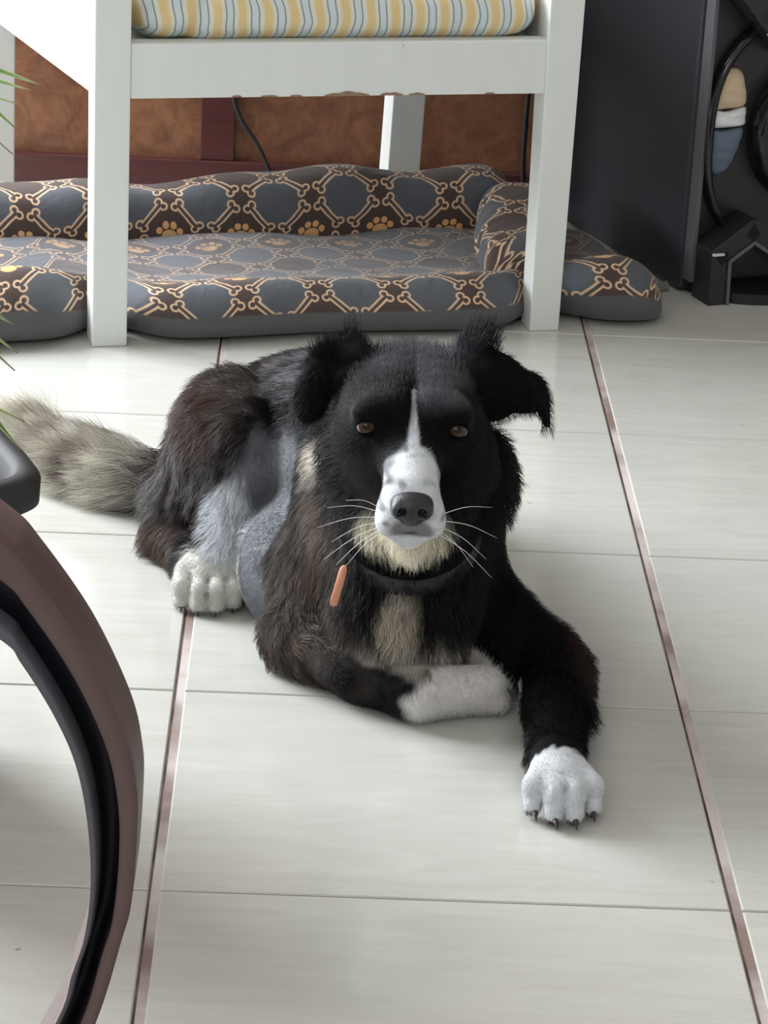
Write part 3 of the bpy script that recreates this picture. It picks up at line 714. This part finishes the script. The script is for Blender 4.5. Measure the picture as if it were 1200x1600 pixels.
    lay(blob(P, (-.002, 2.375, .195), (.030, .055, .034), .3, .15), (.76, .70, .62))
    lay(blob(P, (.012, 2.31, .165), (.012, .04, .050), .5, .2)*.7, (.30, .24, .20))
    lay(blob(P, (.090, 2.225, .092), (.0165, .045, .034), .5, .22, rot=-10)*(.35+.65*st2), (.52, .46, .38))
    lay(blob(P, (.090, 2.215, .062), (.095, .045, .014), .5, .3)*(.35+.65*st)*np.clip((.178-P[:, 0])/.01, 0, 1), (.46, .42, .37))
    wp = blob(P, (.150, 2.220, .024), (.058, .048, .030), .12, .05)*(P[:, 1] < 2.262)*(P[:, 0] < .200)*(P[:, 2] < .056); lay(wp, (.70, .68, .66))
    # feet
    lay(np.clip((2.084-P[:, 1]+.003*wob(P, 300., 3))/.004, 0, 1)*(P[:, 0] > .17), WHITE)
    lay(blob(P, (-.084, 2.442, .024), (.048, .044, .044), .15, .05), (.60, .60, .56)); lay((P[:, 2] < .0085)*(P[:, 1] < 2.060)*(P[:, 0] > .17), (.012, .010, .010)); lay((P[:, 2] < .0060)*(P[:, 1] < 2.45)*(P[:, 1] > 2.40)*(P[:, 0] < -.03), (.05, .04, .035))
    lay(blob(P, (-.066, 2.470, .075), (.024, .030, .050), .3, .12), (.60, .62, .66))
    # tail
    tw = np.clip((-.135-P[:, 0])/.03, 0, 1)*(P[:, 1] > 2.62); lay(tw, (.74, .71, .62)); lay(tw*blob(P, (-.21, 2.74, .035), (.07, .07, .020), .5, .3)*(.3+.7*st), (.24, .20, .17))
    return np.clip(C, 0, 1)
dog = empty('dog', (.09, 2.36, 0), 0, label='black and white long haired dog lying on the tiled floor, head up facing forward', cat='dog')
BL = Vector(dog.location)
t_ = NT('dog_coat'); a_ = t_.node('ShaderNodeAttribute', attribute_name='coat').outputs['Color']; t_.bump(t_.noise(t_.obj(), 400., 3), .3, .001)
t_.b.inputs['Specular IOR Level'].default_value = .08; coat = t_.out(a_, .75)
def child_mesh(name, V, F, mat, parent=dog, **k):
    o = mesh_obj(name, np.asarray(V)-np.array([BL.x, BL.y, BL.z]), F, mat, parent, **k); return o
body = child_mesh('body', DV, DF, coat)
bmesh_ = body.data
_bm = bmesh.new(); _bm.from_mesh(bmesh_); bmesh.ops.smooth_vert(_bm, verts=_bm.verts, factor=.5, use_axis_x=True, use_axis_y=True, use_axis_z=True); bmesh.ops.recalc_face_normals(_bm, faces=_bm.faces); _bm.to_mesh(bmesh_); _bm.free()
off = np.array([BL.x, BL.y, BL.z])
nv_ = len(bmesh_.vertices); co = np.empty(nv_*3); bmesh_.vertices.foreach_get('co', co); co = co.reshape(-1, 3)+off
vn = np.empty(nv_*3); bmesh_.vertex_normals.foreach_get('vector', vn); vn = vn.reshape(-1, 3)
ca = bmesh_.attributes.new('coat', 'FLOAT_COLOR', 'POINT'); ca.data.foreach_set('color', np.hstack([pigment(co), np.ones((nv_, 1))]).ravel())

# hair ---------------------------------------------------------------
def hair_length(P):
    L = np.full(len(P), .018)
    def lay(w, v):
        nonlocal L; L = L*(1-w)+v*w
    lay(blob(P, (.10, 2.30, .11), (.13, .12, .10), .4), .024); lay(blob(P, (.20, 2.33, .10), (.07, .11, .10), .4), .009)               # chest and ruff
    lay(blob(P, (.00, 2.34, .09), (.06, .09, .11), .4), .016)
    lay(blob(P, (-.08, 2.60, .10), (.12, .13, .13), .4), .026)
    lay(blob(P, (-.155, 2.60, .05), (.05, .06, .06), .4), .034)
    hd = blob(P, (CX, 2.25, .255), (.075, .085, .068), .25); lay(hd, .0055)
    lay(blob(P, (CX, 2.17, .225), (.045, .06, .040), .2), .0028)
    lay(blob(P, (CX, 2.20, .170), (.072, .055, .028), .3), .024)
    for s in (-1, 1): lay(blob(P, (CX+s*.080, 2.29, .20), (.026, .06, .050), .5), .026)
    lay(blob(P, (.020, 2.33, .285), (.050, .03, .060), .2), .0095); lay(blob(P, (.180, 2.325, .28), (.052, .04, .040), .2), .0085); lay(blob(P, (.035, 2.333, .325), (.02, .02, .012), .3), .020); lay(blob(P, (.148, 2.333, .312), (.018, .02, .014), .3), .036)
    lay(blob(P, (-.026, 2.465, .075), (.046, .078, .110), .15), .0042)
    lay(blob(P, (-.045, 2.38, .035), (.030, .055, .045), .3), .006)
    lay(blob(P, (.235, 2.22, .03), (.045, .14, .05), .3), .010)
    lay(blob(P, (.258, 2.25, .02), (.020, .08, .03), .5), .022)
    lay(np.clip((2.11-P[:, 1])/.01, 0, 1), .0026); lay(np.clip((2.058-P[:, 1])/.01, 0, 1), .0040); lay(blob(P, (.09, 2.24, .02), (.12, .05, .035), .3), .0055)
    lay(blob(P, (-.084, 2.442, .024), (.048, .044, .034), .2), .0045); lay(blob(P, (-.066, 2.475, .085), (.026, .034, .045), .3), .020)
    lay(np.clip((-.13-P[:, 0])/.03, 0, 1)*(P[:, 1] > 2.64), .070)
    for s in (-1, 1): lay(blob(P, (CX+s*.0385, 2.218, .2715), (.0125, .02, .0105), .2, 0), .0006)
    lay(blob(P, (CX, 2.135, .226), (.017, .012, .013), .2, 0), .0003)
    return L
def comb(P):
    D = np.tile(np.array([-.15, .35, -.8]), (len(P), 1))
    def lay(w, v):
        nonlocal D; D = D*(1-w[:, None])+np.asarray(v)*w[:, None]
    lay(blob(P, (.10, 2.27, .09), (.11, .09, .09), .5), (0, -.35, -1))
    lay(blob(P, (-.02, 2.34, .09), (.06, .09, .11), .4), (.15, -.15, -1))
    lay(blob(P, (-.10, 2.60, .10), (.10, .12, .12), .4), (-.25, -.1, -1))
    lay(blob(P, (.0, 2.60, .19), (.12, .12, .05), .4), (-.9, .2, -.25))
    lay(blob(P, (CX, 2.27, .30), (.08, .09, .05), .4), (0, .9, .25))
    for s in (-1, 1):
        lay(blob(P, (CX+s*.055, 2.26, .225), (.045, .06, .050), .4), (s*.5, .5, -.6)); lay(blob(P, (CX+s*.085, 2.31, .19), (.035, .06, .07), .4), (s*.45, .15, -.9))
    lay(blob(P, (CX, 2.16, .225), (.045, .06, .045), .3), (0, .9, -.1)); lay(blob(P, (CX, 2.20, .170), (.065, .06, .030), .3), (0, -.1, -1.)+0*np.array([0, 0, 0]))
    lay(blob(P, (.020, 2.33, .262), (.045, .04, .032), .3), (-.45, 0, -.8)); lay(blob(P, (.030, 2.33, .312), (.035, .03, .022), .3), (-.05, 0, 1))
    lay(blob(P, (.180, 2.325, .27), (.05, .04, .030), .3), (.45, -.1, -.8)); lay(blob(P, (.150, 2.33, .312), (.022, .03, .018), .3), (.35, 0, 1))
    lay(blob(P, (.235, 2.20, .03), (.05, .12, .05), .3), (.05, -.9, -.15)); lay(blob(P, (.264, 2.27, .03), (.022, .10, .05), .4), (.55, -.2, -.6))
    lay(blob(P, (.06, 2.26, .03), (.10, .05, .035), .3), (.8, -.1, -.3))
    lay(np.clip((-.12-P[:, 0])/.03, 0, 1)*(P[:, 1] > 2.64), (-.75, .22, .12))
    return D
def grow(N, rng):
    me = bmesh_; me.calc_loop_triangles(); nt = len(me.loop_triangles); tv = np.empty(nt*3, int); me.loop_triangles.foreach_get('vertices', tv); tv = tv.reshape(-1, 3)
    A, B, Cc = co[tv[:, 0]], co[tv[:, 1]], co[tv[:, 2]]; area = np.linalg.norm(np.cross(B-A, Cc-A), axis=1)/2
    mid = (A+B+Cc)/3; Lm = hair_length(mid); dens = np.where(Lm < .0008, 0, np.clip(.010/np.maximum(Lm, .002), .7, 2.6))
    dens *= np.where(mid[:, 2] < .004, .05, 1); dens *= np.where(mid[:, 1] > 2.75, np.where(mid[:, 0] > -.15, .25, 1), 1)
    dens *= 1+2.5*np.clip((-.13-mid[:, 0])/.03, 0, 1)*(mid[:, 1] > 2.64)
    w = area*dens; cw = np.cumsum(w); t = np.searchsorted(cw, rng.random(N)*cw[-1]); t = np.clip(t, 0, nt-1)
    u, v = rng.random(N), rng.random(N); m = u+v > 1; u[m], v[m] = 1-u[m], 1-v[m]; w0 = 1-u-v
    P = A[t]*w0[:, None]+B[t]*u[:, None]+Cc[t]*v[:, None]
    Nn = vn[tv[t, 0]]*w0[:, None]+vn[tv[t, 1]]*u[:, None]+vn[tv[t, 2]]*v[:, None]; Nn /= np.linalg.norm(Nn, axis=1)[:, None]
    L = hair_length(P)*(.65+.6*rng.random(N)); Cm = comb(P); Cm /= np.linalg.norm(Cm, axis=1)[:, None]
    Cm -= Nn*np.clip((Cm*Nn).sum(1), None, .0)[:, None]*.85
    # waviness shared by neighbouring hairs
    Wv = np.stack([wob(P, 130., 21), wob(P, 130., 22), wob(P, 130., 23)], 1); W2 = np.stack([wob(P, 420., 31), wob(P, 420., 32), wob(P, 420., 33)], 1)
    lng = np.clip((L-.006)/.02, 0, 1)[:, None]
    d0 = Nn*.55+Cm*.75+W2*.15+rng.normal(size=(N, 3))*.10; d0 /= np.linalg.norm(d0, axis=1)[:, None]
    d1 = Nn*.10+Cm*1.0+Wv*.45*lng+W2*.30*lng+rng.normal(size=(N, 3))*.12; d1 /= np.linalg.norm(d1, axis=1)[:, None]
    K = 6; pts = np.empty((N, K, 3)); pts[:, 0] = P-Nn*.0008; cur = pts[:, 0].copy()
    curl = (rng.random(N)*6.28)
    ph = wob(P, 200., 41)*3
    side = np.cross(Cm, Nn)
    for k in range(1, K):
        s = (k-.5)/(K-1); d = d0*(1-s)+d1*s+side*(np.sin(s*7+ph)*.35)[:, None]*lng; d[:, 2] -= .10*s*lng[:, 0]; d /= np.linalg.norm(d, axis=1)[:, None]
        cur = cur+d*(L/(K-1))[:, None]; pts[:, k] = cur
    # tufts: tips gather towards the mean of their cell
    for cell, amt in ((.0060, .45), (.013, .25)):
        key = np.floor(P/cell+.5*np.stack([wob(P, 300., 51), wob(P, 300., 52), wob(P, 300., 53)], 1)).astype(np.int64); key = key[:, 0]*1000003+key[:, 1]*1009+key[:, 2]
        _, inv, cnt = np.unique(key, return_inverse=True, return_counts=True); inv = inv.ravel(); g = np.zeros((len(cnt), 3)); 
        for q in range(3): g[:, q] = np.bincount(inv, pts[:, -1, q], len(cnt))/cnt
        for k in range(2, K): s = (k/(K-1))**1.5*amt*lng; tgt = pts[:, k]+(g[inv]-pts[:, -1]); pts[:, k] = pts[:, k]*(1-s)+tgt*s
    pts[:, :, 2] = np.maximum(pts[:, :, 2], .0012+.0004*rng.random((N, 1)))
    col = pigment(P)*(.78+.44*rng.random((N, 1)))
    rad = np.clip(L*.011, .00010, .00024)
    return pts, col, rad
def hair_object(name, pts, col, rad, parent, **k):
    N, K, _ = pts.shape; hc = bpy.data.hair_curves.new(name); hc.add_curves([K]*N)
    hc.attributes['position'].data.foreach_set('vector', (pts-off).astype(np.float32).ravel())
    ra = hc.attributes.get('radius') or hc.attributes.new('radius', 'FLOAT', 'POINT')
    prof = np.array([1., .95, .85, .7, .45, .12]) if K == 6 else np.linspace(1, .15, K)
    ra.data.foreach_set('value', (rad[:, None]*prof[None]).astype(np.float32).ravel())
    c4 = np.hstack([col, np.ones((N, 1))]); at = hc.attributes.new('coat', 'FLOAT_COLOR', 'CURVE'); at.data.foreach_set('color', c4.astype(np.float32).ravel())
    hc.materials.append(hairmat); o = bpy.data.objects.new(name, hc); COL.objects.link(o); o.parent = parent; return tag(o, **k)
t_ = NT('dog_hair'); a_ = t_.node('ShaderNodeAttribute', attribute_name='coat').outputs['Color']; t_.b.inputs['Specular IOR Level'].default_value = .22
t_.b.inputs['Sheen Weight'].default_value = .0; hairmat = t_.out(a_, .42)
pts, col, rad = grow(260000, rng)
fur = hair_object('fur', pts, col, rad, dog, kind='stuff')

# eyes, nose, claws, whiskers ------------------------------------------
t_ = NT('amber_brown_eye'); o_ = t_.obj(); s_ = t_.node('ShaderNodeSeparateXYZ', (o_,))
rr = t_.M('SQRT', t_.M('ADD', t_.M('POWER', s_.outputs[0], 2.), t_.M('POWER', s_.outputs[2], 2.)))
c_ = t_.mix(t_.ramp(rr, .0030, .0036), (.003, .002, .002), (.060, .024, .013)); c_ = t_.mix(t_.ramp(rr, .0060, .0068), c_, (.02, .015, .015)); eyem = t_.out(c_, .14, spec=.35)
lidm = plain('black_eyelid_skin', (.003, .003, .0035), .95, .2, 200., spec=.05)
def uvball(r, nu=32, nv=20):
    V = [(r*math.sin(math.pi*j/(nv-1))*math.cos(2*math.pi*i/nu), r*math.sin(math.pi*j/(nv-1))*math.sin(2*math.pi*i/nu), r*math.cos(math.pi*j/(nv-1))) for i in range(nu) for j in range(nv)]
    return V, grid_faces(nu, nv, True)
for s in (-1, 1):
    V, F = uvball(.0088); o = mesh_obj('eye', V, F, eyem, dog, label='brown eye'); o.scale = (1, 1, 1); o.location = Vector((CX+s*.0380, 2.2238, .2710))-BL; o.rotation_euler = (math.radians(-17), 0, s*math.radians(2))
    V, n = [], 25                                     # almond shaped lids around the ball
    for i in range(n):
        ph = math.radians(-88+176*i/(n-1))
        for e0, e1 in ((31, 88), (-33, -88)):
            a0 = e0*math.cos(ph)**.8; 
            for j in range(6):
                el = math.radians(a0+(e1-a0)*j/5); r = .0097 if j else .0090
                V.append((r*math.cos(el)*math.sin(ph), -r*math.cos(el)*math.cos(ph), r*math.sin(el)))
    F = [f for k in (0, 6) for i in range(n-1) for j in range(5) for f in [((i*12+k+j), (i*12+k+j+1), ((i+1)*12+k+j+1), ((i+1)*12+k+j))]]
    l = mesh_obj('eyelid', V, F, lidm, dog); l.location = o.location; l.rotation_euler = (math.radians(-10), math.radians(s*10), s*math.radians(8))
    sm = l.modifiers.new('thickness', 'SOLIDIFY'); sm.thickness = .0006
def nose():
    f = Field((CX-.03, 2.115, .20), (CX+.03, 2.165, .25), .0008)
    f.ell((CX, 2.1420, .2290), (.0178, .0150, .0125), k=.003); f.ell((CX, 2.1400, .2210), (.0105, .0110, .0090), k=.006)
    for s in (-1, 1):
        f.ell((CX+s*.0108, 2.1350, .2270), (.0068, .0080, .0078), k=.003)
        f.ell((CX+s*.0082, 2.1270, .2270), (.0036, .0080, .0034), (0, s*25, 0), .0018, True); f.cap((CX+s*.0100, 2.129, .2250), (CX+s*.0165, 2.134, .2215), .0014, .0010, .0015, True)
    f.cap((CX, 2.1270, .2290), (CX, 2.1270, .2120), .0009, .0009, .0016, True)
    return f.mesh()
V, F = nose(); V[:, 2] += .0050
t_ = NT('dark_nose_leather'); n_ = t_.node('ShaderNodeTexVoronoi'); n_.inputs['Scale'].default_value = 900.; t_.set(n_.inputs[0], t_.obj()); t_.bump(n_.outputs[0], .35, .0006)
child_mesh('nose', V, F, t_.out((.018, .018, .024), .38), label='dark grey nose')
clawm = plain('dark_claw', (.035, .022, .018), .35, .3, 200.)
def claw(p, d, L=.0075, r=.0028):
    p, d = np.array(p), np.array(d, float); P = catmull([p, p+d*L*.5, p+d*L+np.array([0, 0, -L*.35])], 5); P[:, 2] = np.maximum(P[:, 2], .0022)
    V, F = sweep(P, np.linspace(r, .0005, len(P)), 10); child_mesh('claw', V, F, clawm)
for x, y in ((.2005, 2.044), (.2165, 2.031), (.2328, 2.031), (.2485, 2.046)): claw((x+.001, y-.004, .0085), (.1, -1, -.15))
for x, y in ((-.108, 2.440), (-.092, 2.431), (-.0755, 2.431), (-.0600, 2.441)): claw((x, y-.003, .006), (.0, -1, -.2), .007, .0020)
whm = plain('white_whisker', (.85, .85, .85), .35, .02, 10.)
for s, z0, ex, ez in [(-1, .222, -.045, .004), (-1, .218, -.052, -.010), (-1, .214, -.040, -.018), (-1, .210, -.046, -.030), (-1, .207, -.036, -.032), (-1, .204, -.028, -.030), (-1, .225, -.030, .008),
                      (1, .222, .042, .010), (1, .217, .048, -.012), (1, .212, .040, -.026), (1, .208, .030, -.030), (1, .205, .046, -.036)]:
    p = np.array([CX+s*.024, 2.152, z0]); q = p+np.array([ex, -.004, ez]); m = (p+q)/2+np.array([0, -.006, .006])
    P = catmull([p, m, q], 8); V, F = sweep(P, np.linspace(.00032, .00010, len(P)), 5); child_mesh('whisker', V, F, whm)

# collar ----------------------------------------------------------------
collar_m = plain('black_webbing', (.012, .012, .016), .6, .3, 300., bump=.3)
V = []; n = 64
for k in range(n):
    a = 2*math.pi*k/n; c = np.array([.096, 2.315, .150]); ax = np.array([.064*math.cos(a), .0790*math.sin(a), .030*math.sin(a)]); p = c+ax
    r_ = np.array([math.cos(a), math.sin(a), 0])
    for dr, dz in ((0, -.0072), (.0025, -.0072), (.0025, .0072), (0, .0072)): V.append(p+r_*dr+np.array([0, 0, dz]))
collar = child_mesh('collar', V, grid_faces(n, 4, True, True), collar_m, label='black webbing collar')
tagm = plain('orange_tan_leather', (.60, .27, .16), .5, .12, 120.)
P = catmull([(.0400, 2.222, .144), (.0370, 2.216, .132), (.0335, 2.213, .118), (.0320, 2.214, .109)], 8); V = []
for i, p in enumerate(P):
    w = .0030*math.sqrt(max(0., 1-((i/(len(P)-1))*2-1)**8))+.0005
    for dx, dy in ((-w, -.0009), (w, -.0009), (w, .0009), (-w, .0009)): V.append(p+np.array([dx, dy, 0]))
F = grid_faces(len(P), 4, False, True); F += [(0, 1, 2, 3), tuple((len(P)-1)*4+k for k in (3, 2, 1, 0))]
o = child_mesh('collar_tab', V, F, tagm, collar, label='orange tan leather tab')
